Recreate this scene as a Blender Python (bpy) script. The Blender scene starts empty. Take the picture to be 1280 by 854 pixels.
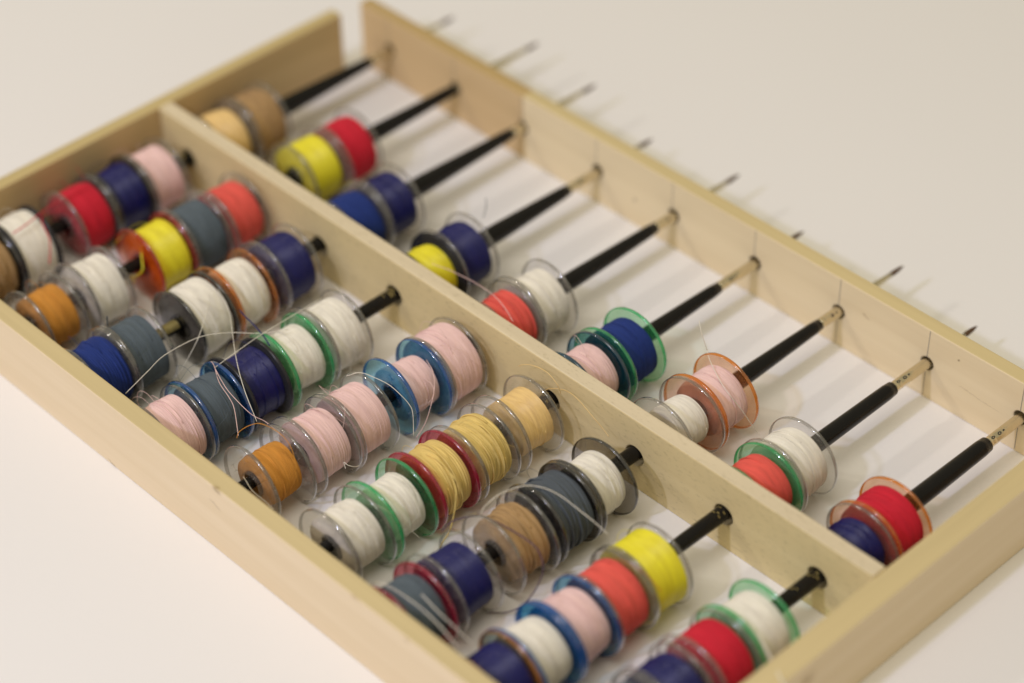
import bpy, bmesh, math, random
import numpy as np
from mathutils import Vector, Matrix, Euler

# ------------------------------------------------------------------ camera, world, lamps
S = 0.029                                   # metres between two neighbouring brushes; plan units are multiplied by it
scn = bpy.context.scene
col = scn.collection
CAM = (17.14932, -10.96434, 14.25300)
CAM_ROT = (0.8680888, 0.0143308, 0.8015764)
cd = bpy.data.cameras.new('camera')
cam = bpy.data.objects.new('camera', cd); col.objects.link(cam)
cam.location = [c * S for c in CAM]; cam.rotation_euler = CAM_ROT
cd.sensor_width = 36.0; cd.lens = 3036.72 / 1280 * 36.0
cd.clip_start = 0.01; cd.clip_end = 20.0
cd.dof.use_dof = True; cd.dof.focus_distance = 20.45 * S; cd.dof.aperture_fstop = 5.5
cd.dof.aperture_blades = 0
scn.camera = cam

world = bpy.data.worlds.new('World'); scn.world = world; world.use_nodes = True
bg = world.node_tree.nodes['Background']
bg.inputs[0].default_value = (1.0, 0.885, 0.60, 1); bg.inputs[1].default_value = 0.42

def area_lamp(name, direction, dist, size, power, colour):
    l = bpy.data.lights.new(name, 'AREA'); l.shape = 'DISK'; l.size = size; l.energy = power; l.color = colour
    o = bpy.data.objects.new(name, l); col.objects.link(o)
    c = Vector((5.2 * S, -0.6 * S, 0)); d = Vector(direction).normalized()
    o.location = c + d * dist
    o.rotation_euler = d.to_track_quat('Z', 'Y').to_euler()
    return o
area_lamp('lamp_front', (0.02, -1.0, 1.0), 1.1, 0.055, 2.75, (0.90, 0.95, 1.40))
area_lamp('lamp_front_side', (-1.0, -0.78, 1.0), 1.6, 0.09, 3.6, (1.0, 0.91, 0.82))
area_lamp('lamp_overhead_fill', (0.15, -0.45, 1.3), 1.5, 0.9, 7.0, (1.0, 0.92, 0.80))  # added soft overhead fill, stands in for the room's ambient falloff

vs = scn.view_settings
vs.view_transform = 'Standard'; vs.look = 'None'; vs.gamma = 1.0; vs.exposure = 0.03; vs.use_curve_mapping = False
cy = scn.cycles
cy.caustics_refractive = True; cy.caustics_reflective = False
cy.max_bounces = 20; cy.transmission_bounces = 16; cy.transparent_max_bounces = 24; cy.glossy_bounces = 6; cy.diffuse_bounces = 4
cy.use_denoising = True; cy.sample_clamp_indirect = 6.0; cy.blur_glossy = 0.5

# ------------------------------------------------------------------ plan of the abacus (brush pitches)
YB, H, ZR, YF = 2.6350, 0.7598, 0.3746, -2.8028
TB, TF, TD, TR, XR, XL, TL, ZD = 0.1498, 0.1716, 0.1514, 0.2270, 9.5499, 0.5945, 0.1486, 0.3594
XP = {i: i + {1: .006, 3: -.030, 6: .018, 7: .012, 8: .012, 9: .012}.get(i, 0) for i in range(1, 10)}   # hand-drilled: not quite even
ZO = {3: .014, 4: -.008, 1: -.012, 7: .014, 8: .012}
R3 = np.array(Euler(CAM_ROT, 'XYZ').to_matrix())
C3 = np.array(CAM)
def ray_point(u, v, z):
    """point at height z (pitches) under a spot of the 1280 x 854 survey photograph"""
    d = R3 @ np.array([(u - 640) / 3036.72, -(v - 427) / 3036.72, -1.0])
    return C3 + d * ((z - C3[2]) / d[2])
def rod_z(y):
    return float(np.interp(y, [-2.9, 0, YB], [0.372, ZD + 0.003, ZR]))

# ------------------------------------------------------------------ helpers
def lin(c):
    return tuple(((x / 255) / 12.92 if x / 255 <= 0.04045 else ((x / 255 + 0.055) / 1.055) ** 2.4) for x in c)
def tag(o, label=None, cat=None, group=None, kind=None):
    if label: o['label'] = label
    if cat: o['category'] = cat
    if group: o['group'] = group
    if kind: o['kind'] = kind
    return o
def empty(name, loc=(0, 0, 0)):
    o = bpy.data.objects.new(name, None); col.objects.link(o); o.location = loc; o.empty_display_size = 0.005
    return o
def link(name, me, mats, parent=None):
    o = bpy.data.objects.new(name, me); col.objects.link(o)
    if parent is not None: o.parent = parent
    for k, m in enumerate(mats if isinstance(mats, (list, tuple)) else [mats]):
        if len(me.materials) <= k: me.materials.append(None)
        o.material_slots[k].link = 'OBJECT'; o.material_slots[k].material = m
    return o
def mesh(name, verts, faces, smooth=True):
    me = bpy.data.meshes.new(name)
    me.from_pydata([tuple(v) for v in verts], [], [tuple(f) for f in faces])
    if smooth:
        me.polygons.foreach_set('use_smooth', [True] * len(me.polygons))
    me.update()
    return me
def box_mesh(name, lo, hi):
    x0, y0, z0 = lo; x1, y1, z1 = hi
    v = [(x, y, z) for x in (x0, x1) for y in (y0, y1) for z in (z0, z1)]
    f = [(0, 1, 3, 2), (4, 6, 7, 5), (0, 4, 5, 1), (2, 3, 7, 6), (0, 2, 6, 4), (1, 5, 7, 3)]
    return mesh(name, v, f, False)
def lathe(name, prof, n=40, smooth=True):
    """closed or open profile (y, r) revolved about the local Y axis; end radii of 0 close it"""
    v = []; f = []
    m = len(prof)
    for (y, r) in prof:
        for k in range(n):
            a = 2 * math.pi * k / n; v.append((r * math.cos(a), y, r * math.sin(a)))
    for i in range(m - 1):
        for k in range(n):
            a = i * n + k; b = i * n + (k + 1) % n
            f.append((a, b, b + n, a + n))
    return mesh(name, v, f, smooth)
def tube_data(pts, r, n=6):
    P = [Vector(p) for p in pts]; v = []; f = []
    t0 = (P[1] - P[0]).normalized(); up = Vector((0, 0, 1)) if abs(t0.z) < 0.9 else Vector((1, 0, 0))
    nrm = t0.cross(up).normalized()
    for i, p in enumerate(P):
        t = (P[min(i + 1, len(P) - 1)] - P[max(i - 1, 0)]).normalized()
        nrm = (nrm - t * nrm.dot(t)).normalized(); b = t.cross(nrm)
        for k in range(n):
            a = 2 * math.pi * k / n; v.append(p + (nrm * math.cos(a) + b * math.sin(a)) * r)
    for i in range(len(P) - 1):
        for k in range(n):
            a = i * n + k; b2 = i * n + (k + 1) % n
            f.append((a, b2, b2 + n, a + n))
    f.append(tuple(range(n))[::-1]); f.append(tuple(range((len(P) - 1) * n, len(P) * n)))
    return v, f
def smooth_path(pts, sub=8):
    P = [np.array(p, float) for p in pts]; P = [2 * P[0] - P[1]] + P + [2 * P[-1] - P[-2]]; out = []
    for i in range(1, len(P) - 2):
        for k in range(sub):
            t = k / sub; a, b, c, d = P[i - 1:i + 3]
            out.append(0.5 * ((2 * b) + (c - a) * t + (2 * a - 5 * b + 4 * c - d) * t * t + (3 * b - a - 3 * c + d) * t ** 3))
    out.append(P[-2]); return out
def holed_plate(outline, holes, t, edge=0.0):
    """flat plate in local X-Z, thickness t along Y, with real round holes; returns verts, faces"""
    bm = bmesh.new(); edges = []; loops = []
    for lp in [outline] + holes:
        vs_ = [bm.verts.new((x, 0, z)) for x, z in lp]; loops.append(vs_)
        for i in range(len(vs_)): edges.append(bm.edges.new((vs_[i], vs_[(i + 1) % len(vs_)])))
    bmesh.ops.triangle_fill(bm, use_beauty=True, use_dissolve=False, edges=edges)
    bm.verts.index_update(); n = len(bm.verts)
    base = [v.co.copy() for v in bm.verts]
    tris = [[v.index for v in f.verts] for f in bm.faces]
    lidx = [[v.index for v in lp] for lp in loops]
    bm.free()
    verts = [tuple(c) for c in base] + [(c.x, t, c.z) for c in base]
    faces = [tuple(x) for x in tris] + [tuple(i + n for i in x[::-1]) for x in tris]
    for li, lp in enumerate(lidx):
        m = len(lp)
        if li == 0 and edge > 0:                       # rounded rim: two extra rings pushed out by `edge`
            s = len(verts); cen = Vector((0, 0, 0))
            for yy in (edge, t - edge):
                for i in lp:
                    d = Vector((base[i].x, 0, base[i].z)).normalized() * edge
                    verts.append((base[i].x + d.x, yy, base[i].z + d.z))
            for k in range(m):
                k2 = (k + 1) % m
                faces.append((lp[k], lp[k2], s + k2, s + k))
                faces.append((s + k, s + k2, s + m + k2, s + m + k))
                faces.append((s + m + k, s + m + k2, lp[k2] + n, lp[k] + n))
        else:
            for k in range(m):
                k2 = (k + 1) % m; faces.append((lp[k], lp[k2], lp[k2] + n, lp[k] + n))
    return verts, faces
def circle(cx, cz, r, n):
    return [(cx + r * math.cos(2 * math.pi * k / n), cz + r * math.sin(2 * math.pi * k / n)) for k in range(n)]
def fix_normals(me):
    bm = bmesh.new(); bm.from_mesh(me); bmesh.ops.recalc_face_normals(bm, faces=bm.faces); bm.to_mesh(me); bm.free()
def soften(o, w, seg=2):
    b = o.modifiers.new('rounded_edges', 'BEVEL'); b.width = w; b.segments = seg; b.limit_method = 'ANGLE'; b.angle_limit = math.radians(50)

# ------------------------------------------------------------------ materials
def new_mat(name):
    m = bpy.data.materials.new(name); m.use_nodes = True
    return m, m.node_tree.nodes, m.node_tree.links, m.node_tree.nodes['Principled BSDF']
def nd(ns, kind, **kw):
    n = ns.new(kind)
    for k, v in kw.items(): setattr(n, k, v)
    return n
def math_node(ns, ls, op, a, b=None, clamp=False):
    n = ns.new('ShaderNodeMath'); n.operation = op; n.use_clamp = clamp
    for i, x in enumerate((a, b)):
        if x is None: continue
        if isinstance(x, (int, float)): n.inputs[i].default_value = x
        else: ls.new(x, n.inputs[i])
    return n.outputs[0]
def mix_col(ns, ls, fac, a, b):
    n = ns.new('ShaderNodeMix'); n.data_type = 'RGBA'
    for sock, x in ((n.inputs[0], fac), (n.inputs[6], a), (n.inputs[7], b)):
        if isinstance(x, (int, float)): sock.default_value = x
        elif isinstance(x, tuple): sock.default_value = (*x[:3], 1)
        else: ls.new(x, sock)
    return n.outputs[2]

def wood(name, light, dark, along='X', nicks=(), split=None, fleck=0.0, edge=None):
    m, ns, ls, bs = new_mat(name)
    tc = nd(ns, 'ShaderNodeTexCoord'); mp = nd(ns, 'ShaderNodeMapping'); ls.new(tc.outputs['Object'], mp.inputs[0])
    s = {'X': (9, 260, 260), 'Y': (260, 9, 260)}[along]
    mp.inputs['Scale'].default_value = s
    n1 = nd(ns, 'ShaderNodeTexNoise'); n1.inputs['Scale'].default_value = 1.0; n1.inputs['Detail'].default_value = 6; n1.inputs['Distortion'].default_value = 0.6
    ls.new(mp.outputs[0], n1.inputs['Vector'])
    mp2 = nd(ns, 'ShaderNodeMapping'); ls.new(tc.outputs['Object'], mp2.inputs[0])
    mp2.inputs['Scale'].default_value = {'X': (14, 70, 70), 'Y': (70, 14, 70)}[along]
    n2 = nd(ns, 'ShaderNodeTexNoise'); n2.inputs['Scale'].default_value = 1.0; n2.inputs['Detail'].default_value = 3
    ls.new(mp2.outputs[0], n2.inputs['Vector'])
    r1 = nd(ns, 'ShaderNodeValToRGB'); r1.color_ramp.elements[0].position = 0.35; r1.color_ramp.elements[1].position = 0.68
    ls.new(n1.outputs[0], r1.inputs[0])
    mid = tuple(0.68 * a + 0.32 * b for a, b in zip(light, dark))
    c = mix_col(ns, ls, r1.outputs[0], mid, light)
    r2 = nd(ns, 'ShaderNodeValToRGB'); r2.color_ramp.elements[0].position = 0.42; r2.color_ramp.elements[1].position = 0.75
    ls.new(n2.outputs[0], r2.inputs[0])
    c = mix_col(ns, ls, math_node(ns, ls, 'MULTIPLY', r2.outputs[0], 0.25), c, dark)
    if edge is not None:                                  # planed narrow edges carry an old yellow varnish
        ge = nd(ns, 'ShaderNodeNewGeometry'); sx = nd(ns, 'ShaderNodeSeparateXYZ'); ls.new(ge.outputs['True Normal'], sx.inputs[0])
        up = math_node(ns, ls, 'GREATER_THAN', sx.outputs[2], 0.8)
        c = mix_col(ns, ls, math_node(ns, ls, 'MULTIPLY', up, 0.8), c, mix_col(ns, ls, r1.outputs[0], tuple(x * 0.86 for x in edge), edge))
    if split is not None:                                 # a second, darker length of board
        sx2 = nd(ns, 'ShaderNodeSeparateXYZ'); ls.new(tc.outputs['Object'], sx2.inputs[0])
        k = math_node(ns, ls, 'LESS_THAN', sx2.outputs[0], split)
        mul = nd(ns, 'ShaderNodeMix'); mul.data_type = 'RGBA'; mul.blend_type = 'MULTIPLY'
        ls.new(k, mul.inputs[0]); ls.new(c, mul.inputs[6]); mul.inputs[7].default_value = (0.80, 0.70, 0.58, 1); c = mul.outputs[2]
    if fleck:
        n3 = nd(ns, 'ShaderNodeTexNoise'); n3.inputs['Scale'].default_value = 1300; n3.inputs['Detail'].default_value = 4; n3.inputs['Roughness'].default_value = 0.7
        mp3 = nd(ns, 'ShaderNodeMapping'); mp3.inputs['Scale'].default_value = (0.35, 1, 1); mp3.inputs['Rotation'].default_value = (0, 0.6, 0.5)
        ls.new(tc.outputs['Object'], mp3.inputs[0]); ls.new(mp3.outputs[0], n3.inputs['Vector'])
        r3 = nd(ns, 'ShaderNodeValToRGB'); r3.color_ramp.elements[0].position = 0.56; r3.color_ramp.elements[1].position = 0.70
        ls.new(n3.outputs[0], r3.inputs[0])
        c = mix_col(ns, ls, math_node(ns, ls, 'MULTIPLY', r3.outputs[0], fleck), c, tuple(x * 0.45 for x in dark))
    for (p, sc, ry, colr, amt) in nicks:                  # small knots, cracks and dents
        d = nd(ns, 'ShaderNodeMapping'); d.vector_type = 'TEXTURE'
        d.inputs['Location'].default_value = p; d.inputs['Rotation'].default_value = (0, ry, 0); d.inputs['Scale'].default_value = sc
        ad = nd(ns, 'ShaderNodeVectorMath'); ad.operation = 'ADD'
        nn = nd(ns, 'ShaderNodeTexNoise'); nn.inputs['Scale'].default_value = 700
        ls.new(tc.outputs['Object'], nn.inputs['Vector'])
        sc2 = nd(ns, 'ShaderNodeVectorMath'); sc2.operation = 'SCALE'; sc2.inputs['Scale'].default_value = 0.0012
        ls.new(nn.outputs['Color'], sc2.inputs[0]); ls.new(tc.outputs['Object'], ad.inputs[0]); ls.new(sc2.outputs[0], ad.inputs[1])
        ls.new(ad.outputs[0], d.inputs[0])
        ln = nd(ns, 'ShaderNodeVectorMath'); ln.operation = 'LENGTH'; ls.new(d.outputs[0], ln.inputs[0])
        k = math_node(ns, ls, 'MULTIPLY', math_node(ns, ls, 'SUBTRACT', 1.15, ln.outputs['Value'], True), amt * 1.4, True)
        c = mix_col(ns, ls, k, c, colr)
    ls.new(c, bs.inputs['Base Color'])
    bs.inputs['Roughness'].default_value = 0.62; bs.inputs['Specular IOR Level'].default_value = 0.3
    bp = nd(ns, 'ShaderNodeBump'); bp.inputs['Strength'].default_value = 0.25; bp.inputs['Distance'].default_value = 0.0003
    ls.new(n1.outputs[0], bp.inputs['Height']); ls.new(bp.outputs[0], bs.inputs['Normal'])
    return m

def thread_mat(name, srgb, satin):
    m, ns, ls, bs = new_mat(name)
    a = lin(srgb)
    tc = nd(ns, 'ShaderNodeTexCoord'); mp = nd(ns, 'ShaderNodeMapping'); ls.new(tc.outputs['Object'], mp.inputs[0]); mp.inputs['Scale'].default_value = (160, 1500, 160)
    n = nd(ns, 'ShaderNodeTexNoise'); n.inputs['Scale'].default_value = 1.0; n.inputs['Detail'].default_value = 4
    ls.new(mp.outputs[0], n.inputs['Vector'])
    r = nd(ns, 'ShaderNodeValToRGB'); r.color_ramp.elements[0].position = 0.3; r.color_ramp.elements[1].position = 0.7
    ls.new(n.outputs[0], r.inputs[0])
    c = mix_col(ns, ls, r.outputs[0], tuple(x * 0.84 for x in a), tuple(min(0.9, x * 1.08) for x in a))
    ls.new(c, bs.inputs['Base Color'])
    bs.inputs['Roughness'].default_value = 0.38 if satin else 0.75
    bs.inputs['Specular IOR Level'].default_value = 0.5 if satin else 0.2
    bs.inputs['Sheen Weight'].default_value = 0.0 if satin else 0.08; bs.inputs['Sheen Roughness'].default_value = 0.5
    n2 = nd(ns, 'ShaderNodeTexNoise'); n2.inputs['Scale'].default_value = 2600; n2.inputs['Detail'].default_value = 2
    ls.new(tc.outputs['Object'], n2.inputs['Vector'])
    bp = nd(ns, 'ShaderNodeBump'); bp.inputs['Strength'].default_value = 0.35; bp.inputs['Distance'].default_value = 0.0001
    ls.new(n2.outputs[0], bp.inputs['Height']); ls.new(bp.outputs[0], bs.inputs['Normal'])
    return m
def plastic(name, tint, body, veil, edge):
    """moulded sheet plastic: [face, rim]. tint = light passed per face, body = its own colour, veil = share of scattered light"""
    out = []
    for part in ('face', 'rim'):
        m, ns, ls, bs = new_mat(name + '_' + part)
        ns.remove(bs); mo = ns['Material Output']
        tr = nd(ns, 'ShaderNodeBsdfTransparent'); tr.inputs[0].default_value = (*(tint if part == 'face' else edge), 1)
        df = nd(ns, 'ShaderNodeBsdfDiffuse'); df.inputs[0].default_value = (*body, 1)
        tl = nd(ns, 'ShaderNodeBsdfTranslucent'); tl.inputs[0].default_value = (*body, 1)
        gl = nd(ns, 'ShaderNodeBsdfGlossy'); gl.inputs['Roughness'].default_value = 0.06 if part == 'face' else 0.09
        tc = nd(ns, 'ShaderNodeTexCoord'); n = nd(ns, 'ShaderNodeTexNoise'); n.inputs['Scale'].default_value = 260; n.inputs['Detail'].default_value = 4
        ls.new(tc.outputs['Object'], n.inputs['Vector'])
        bp = nd(ns, 'ShaderNodeBump'); bp.inputs['Strength'].default_value = 0.25; bp.inputs['Distance'].default_value = 0.0004
        ls.new(n.outputs[0], bp.inputs['Height']); ls.new(bp.outputs[0], gl.inputs['Normal'])
        sc = nd(ns, 'ShaderNodeMixShader'); sc.inputs[0].default_value = 0.5; ls.new(df.outputs[0], sc.inputs[1]); ls.new(tl.outputs[0], sc.inputs[2])
        m1 = nd(ns, 'ShaderNodeMixShader'); ls.new(tr.outputs[0], m1.inputs[1]); ls.new(sc.outputs[0], m1.inputs[2])
        ls.new(math_node(ns, ls, 'MULTIPLY', n.outputs[0], 2 * (veil if part == 'face' else (.10 if name == 'plastic_clear' else .45))), m1.inputs[0])
        lw = nd(ns, 'ShaderNodeLayerWeight'); lw.inputs['Blend'].default_value = 0.5          # Schlick reflectance, same from both sides of the sheet
        sch = math_node(ns, ls, 'ADD', math_node(ns, ls, 'MULTIPLY', math_node(ns, ls, 'POWER', lw.outputs['Facing'], 5.0), 0.9), 0.045)
        m2 = nd(ns, 'ShaderNodeMixShader'); ls.new(m1.outputs[0], m2.inputs[1]); ls.new(gl.outputs[0], m2.inputs[2])
        ls.new(math_node(ns, ls, 'MULTIPLY', sch, 1.0 if part == 'face' else (4.0 if name == 'plastic_clear' else 2.8), True), m2.inputs[0])
        ls.new(m2.outputs[0], mo.inputs[0]); out.append(m)
    return out
def plain(name, rgb, rough=0.5, metal=0.0, spec=0.5, var=0.0, scale=300):
    m, ns, ls, bs = new_mat(name)
    bs.inputs['Roughness'].default_value = rough; bs.inputs['Metallic'].default_value = metal; bs.inputs['Specular IOR Level'].default_value = spec
    tc = nd(ns, 'ShaderNodeTexCoord'); n = nd(ns, 'ShaderNodeTexNoise'); n.inputs['Scale'].default_value = scale; n.inputs['Detail'].default_value = 5
    ls.new(tc.outputs['Object'], n.inputs['Vector'])
    ls.new(mix_col(ns, ls, n.outputs[0], tuple(x * (1 - var) for x in rgb), tuple(x * (1 + var) for x in rgb)), bs.inputs['Base Color'])
    return m

THREAD = {  # name: (sRGB, satin)
    'white': ((236, 230, 214), False), 'pink': ((240, 203, 196), False), 'red': ((204, 35, 54), False), 'coral': ((230, 97, 84), False),
    'navy': ((17, 20, 90), True), 'blue': ((33, 54, 120), False), 'grey': ((90, 101, 107), False), 'slate': ((84, 91, 96), False),
    'tan': ((180, 147, 100), False), 'orange': ((206, 143, 58), False), 'gold': ((240, 203, 134), True), 'straw': ((226, 199, 120), False),
    'yellow': ((240, 226, 48), True), 'purple': ((92, 70, 96), False)}
TM = {k: thread_mat('thread_' + k, *v) for k, v in THREAD.items()}
_bk = plain('plastic_black', (0.022, 0.022, 0.025), 0.25, 0, 0.4, 0.2)
FM = {'clear': plastic('plastic_clear', (.99, .985, .98), (.90, .89, .88), .05, (.58, .57, .56)),
      'smoke': plastic('plastic_smoke', (.66, .65, .64), (.10, .10, .10), .08, (.16, .16, .16)),
      'black': [_bk, _bk],
      'green': plastic('plastic_green', (.80, .96, .84), (.07, .74, .28), .09, (.16, .76, .38)),
      'blue': plastic('plastic_blue', (.64, .88, .95), (.03, .22, .70), .09, (.07, .30, .78)),
      'orange': plastic('plastic_orange', (.995, .85, .74), (.98, .32, .03), .07, (1.0, .42, .06)),
      'red': plastic('plastic_red', (.96, .66, .52), (.75, .08, .04), .12, (.80, .12, .07)),
      'magenta': plastic('plastic_magenta', (.88, .56, .58), (.72, .03, .12), .16, (.78, .06, .18)),
      'teal': plastic('plastic_teal', (.62, .80, .86), (.02, .13, .24), .13, (.08, .22, .36))}
M_BLACK = plain('black_lacquer', (0.007, 0.0065, 0.0065), 0.20, 0, 0.24, 0.25, 120)
M_FERRULE = plain('champagne_metal', (0.72, 0.65, 0.49), 0.22, 1.0, 0.5, 0.12, 500)
M_SILVER = plain('dull_nickel', (0.42, 0.40, 0.36), 0.4, 0.8, 0.5, 0.15, 500)
M_BRISTLE = plain('brown_hair', (0.10, 0.055, 0.028), 0.6, 0, 0.3, 0.4, 3000)
M_INK = plain('dark_ink', (0.03, 0.028, 0.03), 0.6, 0, 0.3)
M_GOLD = plain('gold_foil', (0.34, 0.28, 0.11), 0.5, 0.6, 0.5, 0.45, 1500)
M_PENCIL = plain('pencil_graphite', (0.34, 0.30, 0.24), 0.6, 0, 0.3)
L_A, D_A, E_A = (0.83, 0.69, 0.49), (0.68, 0.53, 0.32), (0.62, 0.50, 0.235)

# ------------------------------------------------------------------ the tabletop
def table():
    m, ns, ls, bs = new_mat('white_card')
    tc = nd(ns, 'ShaderNodeTexCoord'); n = nd(ns, 'ShaderNodeTexNoise'); n.inputs['Scale'].default_value = 7; n.inputs['Detail'].default_value = 3
    ls.new(tc.outputs['Object'], n.inputs['Vector'])
    ls.new(mix_col(ns, ls, n.outputs[0], (0.80, 0.785, 0.775), (0.83, 0.82, 0.81)), bs.inputs['Base Color'])
    bs.inputs['Roughness'].default_value = 0.7; bs.inputs['Specular IOR Level'].default_value = 0.2
    n2 = nd(ns, 'ShaderNodeTexNoise'); n2.inputs['Scale'].default_value = 900; n2.inputs['Detail'].default_value = 3
    ls.new(tc.outputs['Object'], n2.inputs['Vector'])
    bp = nd(ns, 'ShaderNodeBump'); bp.inputs['Strength'].default_value = 0.08; bp.inputs['Distance'].default_value = 0.0002
    ls.new(n2.outputs[0], bp.inputs['Height']); ls.new(bp.outputs[0], bs.inputs['Normal'])
    o = link('tabletop', box_mesh('tabletop', (-1.3, -1.0, -0.02), (1.2, 1.6, 0)), m)
    tag(o, 'smooth white tabletop under the bobbin abacus', 'tabletop', kind='structure')
table()

# ------------------------------------------------------------------ the frame
def board_x(name, x0, x1, y0, t, holes, hole_r, zc, mat):
    """board along X with real drilled holes: every hole sits in a cell of quads, the cells are joined by plain panels"""
    bm = bmesh.new(); hw = 2.6 * hole_r; h = H * S; zc = zc * S; cache = {}
    def vert(x, z):
        k = (round(x, 7), round(z, 7))
        if k not in cache: cache[k] = bm.verts.new((x, y0 * S, z))
        return cache[k]
    left = [vert(x0 * S, 0), vert(x0 * S, h)]
    for x in holes:
        cx = x * S
        ang = sorted([2 * math.pi * k / 28 for k in range(28)] + [math.atan2(z - zc, dx) % (2 * math.pi) for dx in (-hw, hw) for z in (0, h)])
        ring, rim = [], []
        for a_ in ang:
            c, s_ = math.cos(a_), math.sin(a_)
            tt = min([hw / abs(c)] if abs(c) > 1e-9 else [9]) ; tz = ((h - zc) / s_ if s_ > 1e-9 else (-zc / s_ if s_ < -1e-9 else 9)); tt = min(tt, tz)
            ring.append(vert(cx + hole_r * c, zc + hole_r * s_)); rim.append(vert(cx + tt * c, zc + tt * s_))
        for k in range(len(ang)):
            k2 = (k + 1) % len(ang)
            if rim[k] is not rim[k2]: bm.faces.new((ring[k], rim[k], rim[k2], ring[k2]))
        lf = sorted([v for v in rim if abs(v.co.x - (cx - hw)) < 1e-6], key=lambda v: v.co.z)
        rt = sorted([v for v in rim if abs(v.co.x - (cx + hw)) < 1e-6], key=lambda v: v.co.z)
        bm.faces.new(left[::-1] + lf if left[0].co.z < left[-1].co.z else left + lf)
        left = rt
    bm.faces.new(left[::-1] + [vert(x1 * S, 0), vert(x1 * S, h)])
    ex = bmesh.ops.extrude_face_region(bm, geom=list(bm.faces))
    bmesh.ops.translate(bm, vec=(0, t * S, 0), verts=[g for g in ex['geom'] if isinstance(g, bmesh.types.BMVert)])
    bmesh.ops.recalc_face_normals(bm, faces=bm.faces)
    me = bpy.data.meshes.new(name); bm.to_mesh(me); bm.free()
    o = link(name, me, mat, frame); soften(o, 0.00035); return o
frame = empty('abacus_frame', (0, 0, 0))
tag(frame, 'pale wooden abacus frame with a divider and one gapped corner', 'frame')
BROWN, PALE = (0.20, 0.12, 0.05), (0.40, 0.28, 0.14)
def nick(u, v, plane, sc, ry=0.0, colr=BROWN, amt=0.8):
    ax, val = plane                                        # where on the board's face the mark sits
    d = R3 @ np.array([(u - 640) / 3036.72, -(v - 427) / 3036.72, -1.0])
    p = C3 + d * ((val - C3[ax]) / d[ax])
    return (tuple(float(x) * S for x in p), sc, ry, colr, amt)
fo = (1, YF - TF)
m_front = wood('birch_front', L_A, D_A, 'X', [
    nick(276, 610, (2, H), (0.0020, 0.0007, 0.0009), 0.1, (0.30, 0.21, 0.09), 0.65), nick(270, 630, fo, (0.0028, 0.001, 0.00035), 0.25),
    nick(511, 800, fo, (0.0012, 0.001, 0.0006), 0, PALE, 0.7), nick(447, 748, fo, (0.003, 0.001, 0.0006), 0.1, PALE, 0.8),
    nick(150, 588, fo, (0.006, 0.001, 0.0004), 0.35), nick(248, 672, fo, (0.003, 0.001, 0.0004), 0.3)], edge=E_A)
fr = link('front_rail', box_mesh('front_rail', ((XL - TL) * S, (YF - TF) * S, 0), ((XR + TR) * S, YF * S, H * S)), m_front, frame)
soften(fr, 0.0004)
ro = (1, YB)
m_rear = wood('birch_rear', (0.87, 0.73, 0.48), (0.72, 0.57, 0.33), 'X', [
    nick(796, 249, ro, (0.0007, 0.001, 0.0008)), nick(1202, 450, ro, (0.0004, 0.001, 0.0005)),
    nick(1225, 497, ro, (0.010, 0.001, 0.00020), 0.07, PALE, 0.6), nick(1085, 395, ro, (0.0018, 0.001, 0.0005), 0.4, PALE, 0.7)],
    split=2.98 * S, edge=E_A)
X_REAR0 = 0.565
rr = board_x('rear_rail', X_REAR0, XR + TR, YB, TB, list(XP.values()), 0.00195, ZR + 0.006, m_rear)
m_div = wood('fibreboard_divider', (0.78, 0.64, 0.35), (0.63, 0.50, 0.24), 'X', fleck=0.4, edge=(0.72, 0.62, 0.45))
dv = board_x('divider', XL + 0.006, XR - 0.006, 0.0, TD, list(XP.values()), 0.0029, ZD - 0.004, m_div)
m_side = wood('birch_side', tuple(x * 0.95 for x in L_A), D_A, 'Y', [
    nick(1012, 846, (0, XR + TR), (0.001, 0.0032, 0.0032), 0, (0.36, 0.25, 0.13), 0.75)], edge=E_A)
m_dark = wood('birch_side_shaded', (0.62, 0.46, 0.24), (0.46, 0.33, 0.15), 'Y', edge=(0.56, 0.45, 0.20))  # darker birch: part of the inner face's shade is put into its colour
eb = link('end_board', box_mesh('end_board', ((XL - TL) * S, (YF + 0.004) * S, 0), (XL * S, 2.36 * S, (H - 0.006) * S)), m_dark, frame); soften(eb, 0.0004)
eb = link('end_board', box_mesh('end_board', (XR * S, (YF + 0.004) * S, 0), ((XR + TR) * S, (YB - 0.004) * S, (H - 0.004) * S)), m_side, frame); soften(eb, 0.0004)
rng = random.Random(4)
for i in range(1, 10):                                     # pencilled setting-out lines on the rear rail
    x = (XP[i] - 0.012 + rng.uniform(-.01, .01)) * S; w = 0.00011; y = YB * S - 0.00004
    zz = [(ZR + 0.075) * S, (H - 0.012) * S]
    link('pencil_line', mesh('pencil_line', [(x - w, y, zz[0]), (x + w, y, zz[0]), (x + w + .0001, y, zz[1]), (x - w + .0001, y, zz[1])], [(0, 1, 2, 3)], False), M_PENCIL, rr)
    zz = [0.02 * S, (ZR - 0.09) * S]
    if i > 6:
        link('pencil_line', mesh('pencil_line', [(x - w, y, zz[0]), (x + w, y, zz[0]), (x + w, y, zz[1]), (x - w, y, zz[1])], [(0, 1, 2, 3)], False), M_PENCIL, rr)

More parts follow.
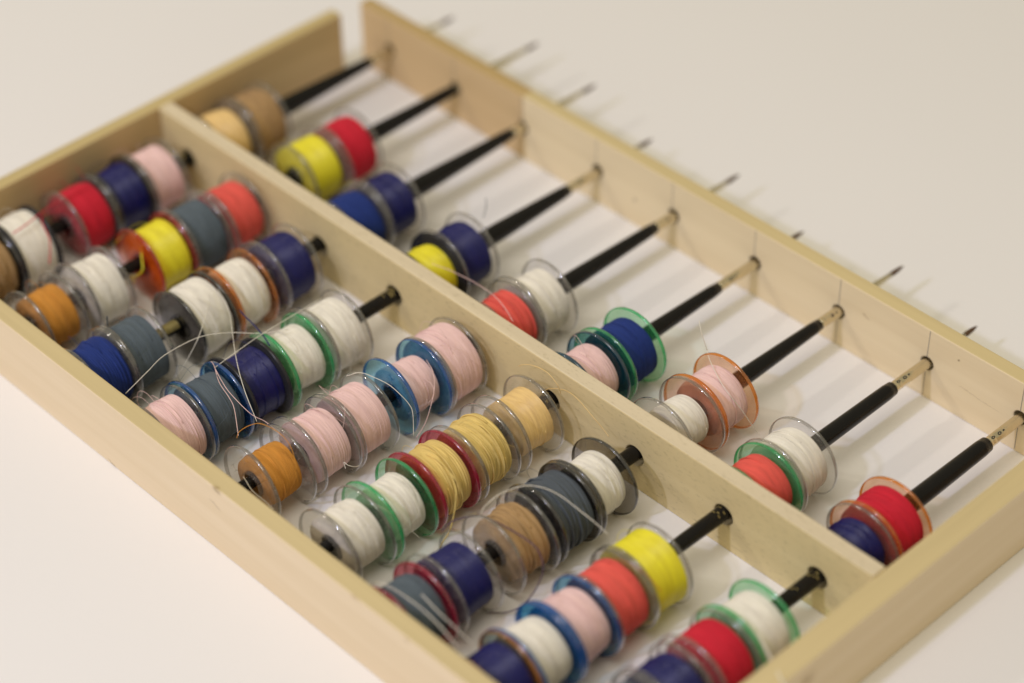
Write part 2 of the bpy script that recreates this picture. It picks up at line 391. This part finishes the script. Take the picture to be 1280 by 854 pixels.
# ------------------------------------------------------------------ brushes
ORD = ['', 'first', 'second', 'third', 'fourth', 'fifth', 'sixth', 'seventh', 'eighth', 'ninth']
FER = {1: 2.365, 2: 2.63, 3: 2.486, 4: 2.228, 5: 2.38, 6: 2.136, 7: 2.37, 8: 2.161, 9: 2.176}
def patch(name, shapes, rad, mat, parent):
    """flat print wrapped on a shaft: shapes are lists of (y, angle) outlines"""
    v = []; f = []
    for sh in shapes:
        s = len(v)
        for (y, a) in sh: v.append((rad * math.cos(a), y, rad * math.sin(a)))
        f.append(tuple(range(s, s + len(sh))))
    return link(name, mesh(name, v, f, False), mat, parent)
def ring_print(y, a, ry, ra, n=14, w=0.45):
    out = []
    for k in range(n):
        t0, t1 = 2 * math.pi * k / n, 2 * math.pi * (k + 1) / n
        out.append([(y + ry * math.cos(t0), a + ra * math.sin(t0)), (y + ry * math.cos(t1), a + ra * math.sin(t1)),
                    (y + ry * w * math.cos(t1), a + ra * w * math.sin(t1)), (y + ry * w * math.cos(t0), a + ra * w * math.sin(t0))])
    return out
RMID = {1: .096, 2: .092, 3: .096, 4: .093, 5: .085, 6: .077, 7: .083, 8: .079, 9: .086}
REND = {1: .056, 2: .056, 3: .056, 4: .060, 5: .057, 6: .058, 7: .057, 8: .069, 9: .074}
def rod_radius(y, i):
    fe = FER[i]
    return float(np.interp(y, [YF, -1.5, 0, 0.8, 1.3, fe - 0.02, fe], [0.053, 0.062, 0.069, RMID[i], RMID[i] - .002, REND[i], REND[i] - .006]))
for i in range(1, 10):
    fe = FER[i]; b = empty('paintbrush', (XP[i] * S, 0, 0))
    where = 'nearest the gapped corner' if i == 1 else (ORD[i] + ' from the gapped corner' if i < 9 else 'ninth, beside solid end board')
    tag(b, 'thin black handled paintbrush through the wooden frame, ' + where, 'paintbrush', 'paintbrushes serving as abacus rods')
    ys = list(np.linspace(YF + 0.004, fe, 60)) 
    prof = [(ys[0] * S, 0.0)] + [(y * S, rod_radius(y, i) * S) for y in ys] + [(fe * S, 0.047 * S), ((fe + 0.001) * S, 0.0)]
    h = link('handle', lathe('handle', prof, 28), M_BLACK, b)
    z0 = rod_z(-1.4); h.location.z = 0
    pf = [(0, .046), (.004, .0500), (.03, .0505), (.036, .0485), (.045, .0485), (.051, .0505), (.075, .0505), (.081, .0488), (.09, .0488), (.096, .0503),
          (.30, .0500), (.55, .0475), (.70, .041), (.90, .028), (1.0, .024), (1.005, .0)]
    fl = link('ferrule', lathe('ferrule', [((fe + y) * S, r * S) for y, r in pf], 28), M_FERRULE, b)
    bf = [(.99, 0), (.99, .0235), (1.05, .0235), (1.12, .018), (1.16, .010), (1.19, .0)]
    link('bristle_tip', lathe('bristle_tip', [((fe + y) * S, r * S) for y, r in bf], 16), M_BRISTLE, b)
    if i != 2:
        a0 = math.radians(62 + rng.uniform(-14, 10)); rp = 0.0512 * S
        sh = ring_print((fe + .145) * S, a0, .022 * S, .30) + [[((fe + .2) * S + .012 * S * math.cos(t), a0 + .16 * math.sin(t)) for t in np.linspace(0, 6.28, 9)[:-1]]]
        if i > 7: sh += ring_print((fe + .065) * S, a0 + .1, .02 * S, .28)
        patch('printed_number', sh, rp, M_INK, fl)
    gp = {3: [(-1.95, -1.70)], 4: [(-.16, -.02)], 8: [(-.11, -.02)], 9: [(-.10, -.01), (-.3, -.27)], 6: [(-.1, -.03)], 1: [(-.1, -.03)]}.get(i, [])
    for (ya, yb) in gp:                                    # worn gold lettering stamped round the handle
        sh = []
        rr_ = random.Random(i)
        y = ya
        while y < yb:
            wv = rr_.uniform(.012, .03)
            for (aa, ab) in ((40, 62), (66, 86), (92, 118)) if i != 3 else ((15, 55), (55, 95), (95, 135), (135, 165)):
                if i != 3 and rr_.random() < .55: continue
                n = 4
                sh.append([(y * S, math.radians(aa + (ab - aa) * k / n)) for k in range(n + 1)] + [((y + wv * (.7 if i != 3 else 1.0)) * S, math.radians(ab - (ab - aa) * k / n)) for k in range(n + 1)])
            y += wv * (1.0 if i == 3 else 1.15)
        patch('gold_lettering', sh, (rod_radius((ya + yb) / 2, i) + .0025) * S, M_GOLD, h)
    zl, zr_ = rod_z(YF), rod_z(YB)
    b.location = (XP[i] * S, 0, (ZR + ZO.get(i, 0)) * S); b.rotation_euler = (0, 0, 0)

# ------------------------------------------------------------------ bobbins
MM = 0.001
BW, FT, FR, HUB_I, HUB_O = 12.0 * MM, 1.05 * MM, 10.75 * MM, 2.95 * MM, 3.55 * MM
def flange_mesh(kind):
    out = circle(0, 0, FR - 0.22 * MM, 72); inner = circle(0, 0, HUB_O + 0.03 * MM, 36)
    if kind == 'single': hs = [circle(6.6 * MM, 0, 0.8 * MM, 14)]
    else: hs = [circle(6.9 * MM * math.cos(a), 6.9 * MM * math.sin(a), 0.95 * MM, 14) for a in [2 * math.pi * k / 6 for k in range(6)]]
    v, f = holed_plate(out, [inner] + hs, FT, 0.22 * MM)
    me = mesh('flange', [(a, b - FT / 2, c) for a, b, c in v], f, False); fix_normals(me)
    sm = [abs(p.normal.y) < 0.98 for p in me.polygons]; me.polygons.foreach_set('use_smooth', sm)
    me.polygons.foreach_set('material_index', [1 if x and math.hypot(p.center.x, p.center.z) > 0.93 * FR else 0 for x, p in zip(sm, me.polygons)]); me.materials.append(None); me.materials.append(None)
    try: me.set_sharp_from_angle(angle=math.radians(55))
    except Exception: pass
    return me
FLANGE = {k: flange_mesh(k) for k in ('single', 'six')}
hl = BW / 2 - 0.15 * MM
HUB = lathe('hub', [(-hl, HUB_I), (-hl, HUB_O), (hl, HUB_O), (hl, HUB_I), (-hl, HUB_I)], 36, False)
fix_normals(HUB)
WL = BW - 2 * FT - 0.10 * MM                               # room for thread between the flanges
def winding_mesh(r, td, seed, style):
    rg = np.random.RandomState(seed)
    turns = max(8, int(WL / td)); per = 4; n = turns * per + 1; nt = 60
    y = np.linspace(-WL / 2, WL / 2, n); th = np.linspace(0, 2 * np.pi, nt, endpoint=False)
    Y, T = np.meshgrid(y, th, indexing='ij')
    yn = Y / (WL / 2)
    wander = sum(a * np.sin(k * T + p + q * yn) for a, k, p, q in zip(rg.uniform(.05, .22, 3), (1, 2, 3), rg.uniform(0, 6.28, 3), rg.uniform(-3, 3, 3)))
    amp = {'fine': 1.0, 'coarse': 2.2, 'cross': 0.8}[style]
    ph = (yn + 1) / 2 * turns + T / (2 * np.pi) + amp * wander
    ridge = np.abs(np.sin(np.pi * ph)) ** 0.6
    tid = np.floor(ph).astype(int) % 997
    jit = rg.uniform(-1, 1, 1000)[tid]
    rad = r - td * 0.5 + ridge * td * 0.75 + jit * td * {'fine': .22, 'coarse': .38, 'cross': .10}[style]
    if style == 'cross': rad = rad + 0.05 * MM * np.sin(24 * T + 9 * np.pi * yn)
    b0, b1, b2 = rg.uniform(-.28, .28), rg.uniform(-.2, .2), rg.uniform(0.05, .3)
    rad = rad + MM * (b0 * yn + b1 * np.sin(2.2 * yn + 1) - b2 * yn ** 4)
    rad = rad + MM * .10 * np.sin(T + rg.uniform(0, 6)) * np.sin(2 * yn + rg.uniform(0, 6))
    rad = np.clip(rad, HUB_O + .5 * MM, FR - 0.35 * MM)
    X, Z = rad * np.cos(T), rad * np.sin(T)
    V = np.stack([X, Y, Z], -1).reshape(-1, 3)
    F = []
    idx = np.arange(n * nt).reshape(n, nt); nx = np.roll(idx, -1, axis=1)
    F = np.stack([idx[:-1], nx[:-1], nx[1:], idx[1:]], -1).reshape(-1, 4).tolist()
    V = V.tolist(); s = len(V)
    ri = HUB_O + 0.05 * MM
    for yy in (-WL / 2, WL / 2): V += [(ri * math.cos(t), yy, ri * math.sin(t)) for t in th]
    for k in range(nt):
        k2 = (k + 1) % nt
        F.append((int(idx[0, k]), s + k, s + k2, int(idx[0, k2]))); F.append((int(idx[-1, k2]), s + nt + k2, s + nt + k, int(idx[-1, k])))
    for _ in range({'fine': 3, 'coarse': 9, 'cross': 2}[style]):   # wraps that ride over the others
        y0, dy = rg.uniform(-.75, .75) * WL / 2, rg.uniform(-.5, .5) * WL / 2 * (1 if style != 'fine' else .6); a0, da = rg.uniform(0, 6.28), rg.uniform(1.5, 4.5)
        pts = []
        for k in range(26):
            t = k / 25; yy = float(np.clip(y0 + dy * t, -WL / 2 + td, WL / 2 - td)); a = a0 + da * t
            ki = int((yy + WL / 2) / WL * (n - 1)); kt = int((a % 6.2831) / 6.2832 * nt) % nt
            rr2 = float(rad[max(0, ki - 3):ki + 4, kt].max()) + td * (.22 - .5 * abs(2 * t - 1) ** 6); rr2 = min(rr2, FR - .1 * MM)
            pts.append((rr2 * math.cos(a), yy, rr2 * math.sin(a)))
        tv, tf = tube_data(pts, td * .42, 6); o = len(V); V += [tuple(x) for x in tv]; F += [tuple(j + o for j in q) for q in tf]
    return mesh('winding', V, F)

# side, brush, then from the divider outwards: (y, thread, radius mm, flanges, style, thread mm)
F_, K_, X_ = ('fine', .36), ('coarse', .60), ('cross', .28)
BOB = [
 ('five', 1, [(-.46, 'pink', 9.0, 'clear', F_), (-.875, 'navy', 9.0, 'smoke', F_), (-1.292, 'red', 9.2, 'clear', F_), (-1.97, 'white', 9.5, 'black', F_), (-2.39, 'tan', 8.8, 'smoke', K_)]),
 ('five', 2, [(-.29, 'coral', 9.0, 'clear', F_), (-.735, 'grey', 9.2, 'clear', F_), (-1.155, 'yellow', 9.2, 'red', X_), (-1.87, 'white', 9.2, 'clear', F_), (-2.40, 'orange', 7.8, 'clear', F_)]),
 ('five', 3, [(-.47, 'navy', 9.2, 'clear', F_), (-1.0, 'white', 8.9, 'orange', F_), (-1.46, 'white', 9.4, 'smoke', F_), (-2.16, 'grey', 9.2, 'clear', F_), (-2.57, 'blue', 9.0, 'clear', K_)]),
 ('five', 4, [(-.77, 'white', 9.2, 'clear', F_), (-1.22, 'white', 8.3, 'green', F_), (-1.70, 'navy', 8.8, 'black', F_), (-2.14, 'grey', 8.8, 'blue', F_), (-2.57, 'pink', 8.8, 'clear', F_)]),
 ('five', 5, [(-.33, 'pink', 9.4, 'clear', F_), (-.74, 'pink', 7.2, 'blue', F_), (-1.37, 'pink', 9.0, 'clear', F_), (-1.79, 'pink', 8.5, 'clear', F_), (-2.29, 'orange', 7.0, 'clear', F_)]),
 ('five', 6, [(-.40, 'gold', 7.9, 'clear', X_), (-.92, 'straw', 8.8, 'clear', K_), (-1.38, 'straw', 8.8, 'magenta', K_), (-1.86, 'white', 7.6, 'green', F_), (-2.32, 'white', 8.2, 'clear', F_)]),
 ('five', 7, [(-.54, 'white', 7.8, 'smoke', F_), (-.96, 'slate', 9.2, 'smoke', K_), (-1.44, 'tan', 8.4, 'clear', K_), (-2.07, 'navy', 8.7, 'clear', F_), (-2.56, 'grey', 8.7, 'magenta', F_)]),
 ('five', 8, [(-.95, 'yellow', 9.3, 'clear', X_), (-1.36, 'coral', 9.0, 'clear', F_), (-1.77, 'pink', 8.7, 'blue', F_), (-2.18, 'white', 8.4, 'blue', F_), (-2.59, 'navy', 8.7, 'orange', F_)]),
 ('five', 9, [(-.82, 'white', 8.7, 'green', F_), (-1.26, 'red', 9.1, 'clear', F_), (-1.74, 'navy', 9.0, 'clear', F_), (-2.17, 'grey', 9.0, 'clear', F_), (-2.59, 'pink', 8.8, 'clear', F_)]),
 ('two', 1, [(.40, 'gold', 9.0, 'clear', F_), (.82, 'tan', 9.1, 'clear', K_)]),
 ('two', 2, [(.69, 'yellow', 9.2, 'clear', X_), (1.14, 'red', 9.2, 'clear', F_)]),
 ('two', 3, [(.38, 'blue', 9.2, 'clear', F_), (.80, 'navy', 8.6, 'clear', F_)]),
 ('two', 4, [(.37, 'yellow', 8.2, 'black', X_), (.78, 'navy', 8.7, 'clear', F_)]),
 ('two', 5, [(.38, 'coral', 8.4, 'clear', K_), (.80, 'white', 8.6, 'clear', F_)]),
 ('two', 6, [(.40, 'pink', 8.1, 'teal', F_), (.86, 'blue', 8.7, 'green', F_)]),
 ('two', 7, [(.52, 'white', 6.8, 'clear', F_), (.95, 'pink', 8.1, 'orange', F_)]),
 ('two', 8, [(.37, 'coral', 8.2, 'green', F_), (.80, 'white', 8.9, 'clear', F_)]),
 ('two', 9, [(.37, 'navy', 7.6, 'clear', F_), (.79, 'red', 8.9, 'orange', F_)]),
]
NICE = {'straw': 'straw yellow', 'slate': 'dark slate', 'tan': 'tan brown', 'gold': 'golden', 'navy': 'navy blue'}
FNICE = {'smoke': 'smoky', 'teal': 'dark teal'}
BOBBIN = {}
rb = random.Random(11)
for side, i, lst in BOB:
    for k, (y, thr, r, fl, (style, td)) in enumerate(lst):
        fe = FER[i]
        drop = HUB_I / S - rod_radius(y, i) - 0.001
        e = empty('thread_bobbin', (XP[i] * S, y * S, (ZR + ZO.get(i, 0) - drop) * S))
        roll = rb.uniform(0, 360); e.rotation_euler = (math.radians(rb.uniform(-1.0, 1.0)), math.radians(roll), math.radians(rb.uniform(-1.6, 1.6)))
        if side == 'five': place = ['against' if k == 0 else '', ''][0]
        words = NICE.get(thr, thr) + ' thread on ' + FNICE.get(fl, fl) + ' bobbin, '
        if side == 'five':
            words += ['nearest the divider', 'second from divider', 'middle of five', 'fourth from divider', 'nearest the front rail'][k]
            words += ', ' + ORD[i] + ' brush from gapped corner'
        else:
            words += ['divider end', 'bristle end'][k] + ' of the pair, ' + ORD[i] + ' brush from gapped corner'
        tag(e, words, 'bobbin', 'sewing bobbins threaded on the brushes')
        w = link('winding', winding_mesh((r - 0.35 if r < 9.3 else r + .2) * MM, td * MM, 100 * i + k + (50 if side == 'two' else 0), style), TM[thr], e)
        h = link('hub', HUB, FM[fl][0], e)
        kind = 'six' if thr in ('tan', 'orange') else 'single'
        for s in (-1, 1):
            f = link('flange', FLANGE[kind], FM[fl], e); f.location = (0, s * (BW / 2 - FT / 2), 0)
        BOBBIN[(side, i, k)] = e

# ------------------------------------------------------------------ loose thread ends
def tail(key, thr, pts, rad=0.09, name='thread_tail'):
    """pts: (u, v, z) surveyed on the photograph with the height z at which the thread hangs"""
    path = [tuple(ray_point(u, v, z) * S) for u, v, z in pts]
    v, f = tube_data(smooth_path(path), rad * MM, 6)
    e = BOBBIN[key]
    o = link(name, mesh(name, v, f), TM[thr], e)
    bpy.context.view_layer.update()
    o.matrix_parent_inverse = e.matrix_world.inverted()
    return o
bpy.context.view_layer.update()
tail(('five', 3, 4), 'white', [(157, 492, .62), (184, 465, .70), (206, 444, .74), (248, 422, .76), (288, 416, .74), (327, 417, .70), (360, 412, .68)])
tail(('five', 3, 2), 'white', [(262, 366, .69), (257, 394, .70), (248, 422, .68), (236, 446, .52), (224, 468, .30)])
tail(('five', 4, 0), 'white', [(402, 373, .70), (365, 395, .72), (324, 420, .72), (290, 444, .70), (268, 460, .68)])
tail(('five', 3, 2), 'white', [(272, 362, .69), (284, 382, .70), (289, 405, .66), (295, 447, .70), (305, 486, .66), (321, 527, .55)])
tail(('five', 4, 3), 'pink', [(264, 452, .66), (268, 458, .69), (274, 478, .70), (287, 498, .69), (293, 512, .66), (298, 545, .60)])
tail(('five', 4, 3), 'pink', [(268, 459, .69), (277, 476, .71), (288, 492, .70), (313, 517, .64), (333, 528, .58), (352, 545, .55)])
tail(('five', 5, 4), 'orange', [(296, 548, .58), (299, 540, .62), (312, 532, .68), (327, 530, .71), (350, 542, .69), (364, 560, .64), (371, 585, .55)])
tail(('five', 5, 4), 'white', [(304, 596, .46), (308, 602, .50), (316, 614, .50), (334, 629, .49), (342, 637, .47)])
tail(('five', 5, 2), 'white', [(433, 470, .64), (450, 466, .70), (468, 472, .74), (486, 481, .74), (499, 492, .70), (511, 505, .62), (516, 517, .55), (517, 545, .38)])
tail(('five', 5, 1), 'pink', [(533, 450, .60), (541, 464, .60), (543, 480, .56), (541, 498, .48), (532, 528, .30), (520, 548, .16)])
tail(('five', 5, 2), 'white', [(466, 540, .36), (462, 556, .30), (454, 574, .15), (447, 583, .26), (436, 582, .32), (430, 578, .34), (432, 586, .30)])
tail(('five', 6, 4), 'white', [(458, 622, .62), (464, 626, .64), (479, 636, .60), (493, 645, .50), (508, 658, .34), (524, 672, .16)])
tail(('five', 6, 0), 'gold', [(648, 458, .66), (654, 456, .70), (666, 457, .74), (683, 465, .76), (696, 480, .72), (701, 492, .60)])
tail(('five', 6, 0), 'gold', [(676, 492, .52), (687, 486, .58), (706, 488, .64), (721, 498, .66), (741, 521, .62), (752, 534, .56), (761, 546, .52)])
tail(('five', 7, 2), 'white', [(600, 645, .56), (607, 632, .66), (629, 616, .74), (661, 607, .78), (694, 616, .76), (727, 640, .70), (748, 657, .66), (760, 668, .62)], .10)
tail(('five', 7, 3), 'purple', [(552, 664, .40), (567, 651, .50), (596, 645, .62), (616, 650, .66), (636, 661, .64), (656, 673, .60), (672, 687, .55), (679, 708, .44), (674, 728, .30), (658, 752, .15), (636, 765, .06), (610, 766, .03)], .15)
tail(('five', 6, 2), 'straw', [(548, 694, .05), (552, 680, .10), (562, 664, .22), (568, 640, .42), (570, 615, .58), (564, 592, .68)], .2)
tail(('two', 4, 0), 'pink', [(540, 330, .66), (560, 337, .68), (577, 345, .70), (593, 353, .72), (610, 364, .72), (622, 374, .70), (633, 388, .67), (641, 402, .64)])
tail(('two', 7, 1), 'white', [(884, 438, .68), (888, 452, .66), (901, 478, .66), (913, 495, .60), (926, 511, .46), (937, 527, .30), (949, 544, .10)])
tail(('two', 7, 1), 'white', [(874, 401, .90), (875, 408, .88), (878, 420, .82), (884, 438, .68)], .10)
tail(('five', 7, 4), 'white', [(462, 737, .40), (469, 728, .52), (491, 736, .66), (523, 758, .74), (548, 781, .74), (562, 797, .70), (574, 812, .64)], .13)
tail(('five', 7, 4), 'white', [(527, 743, .68), (545, 762, .70), (562, 778, .68), (579, 794, .62), (592, 806, .55)], .12)
tail(('five', 9, 0), 'white', [(948, 792, .64), (957, 811, .66), (965, 827, .72), (975, 846, .76), (988, 872, .77), (1010, 905, .60)], .20)
tail(('five', 1, 2), 'red', [(112, 228, .70), (90, 244, .66), (60, 260, .70), (34, 280, .72), (16, 292, .70)], .18)
tail(('five', 1, 2), 'red', [(100, 250, .55), (76, 262, .60), (52, 272, .70), (62, 300, .64), (62, 330, .50)], .16)
tail(('five', 4, 2), 'navy', [(300, 388, .70), (305, 394, .72), (319, 408, .72), (330, 421, .70), (337, 432, .68)], .2)
tail(('five', 2, 2), 'yellow', [(176, 306, .55), (177, 320, .52), (178, 338, .45), (168, 346, .35), (155, 350, .28), (146, 345, .34), (158, 340, .36), (168, 352, .25), (150, 356, .18)], .2)
tail(('two', 4, 1), 'grey', [(604, 272, .72), (607, 262, .80), (608, 254, .88), (607, 247, .92)], .10)
tail(('five', 3, 3), 'slate', [(135, 408, .68), (134, 400, .76), (134, 396, .82)], .2)

# fine wisps that have sprung loose from the windings
rw = random.Random(23)
for side, i, lst in BOB:
    for k, (y, thr, r, fl, st) in enumerate(lst):
        if side == 'two' and rw.random() < .75: continue
        for q in range(rw.choice([1, 2, 2, 3]) if side == 'five' else 1):
            a = math.radians(rw.uniform(20, 130)); y0 = y + rw.uniform(-.12, .12); rr0 = (r - .2) * MM / S
            zc = ZR - .03; da = math.radians(rw.choice([-1, 1]) * rw.uniform(50, 110)); out = rw.uniform(.05, .16); dy = rw.uniform(-.35, .35); pts = []
            for t in np.linspace(0, 1, 6):
                rad_ = rr0 + out * math.sin(math.pi * min(1, t * 1.15)) * (1.0 if t < .9 else .8)
                pts.append((XP[i] + rad_ * math.cos(a + da * t), y0 + dy * t * t, max(.02, zc + rad_ * math.sin(a + da * t))))
            v, f = tube_data(smooth_path([tuple(c * S for c in p) for p in pts], 6), rw.uniform(.035, .065) * MM, 5)
            e = BOBBIN[(side, i, k)]; o = link('loose_wisp', mesh('loose_wisp', v, f), TM[thr], e); o.matrix_parent_inverse = e.matrix_world.inverted()
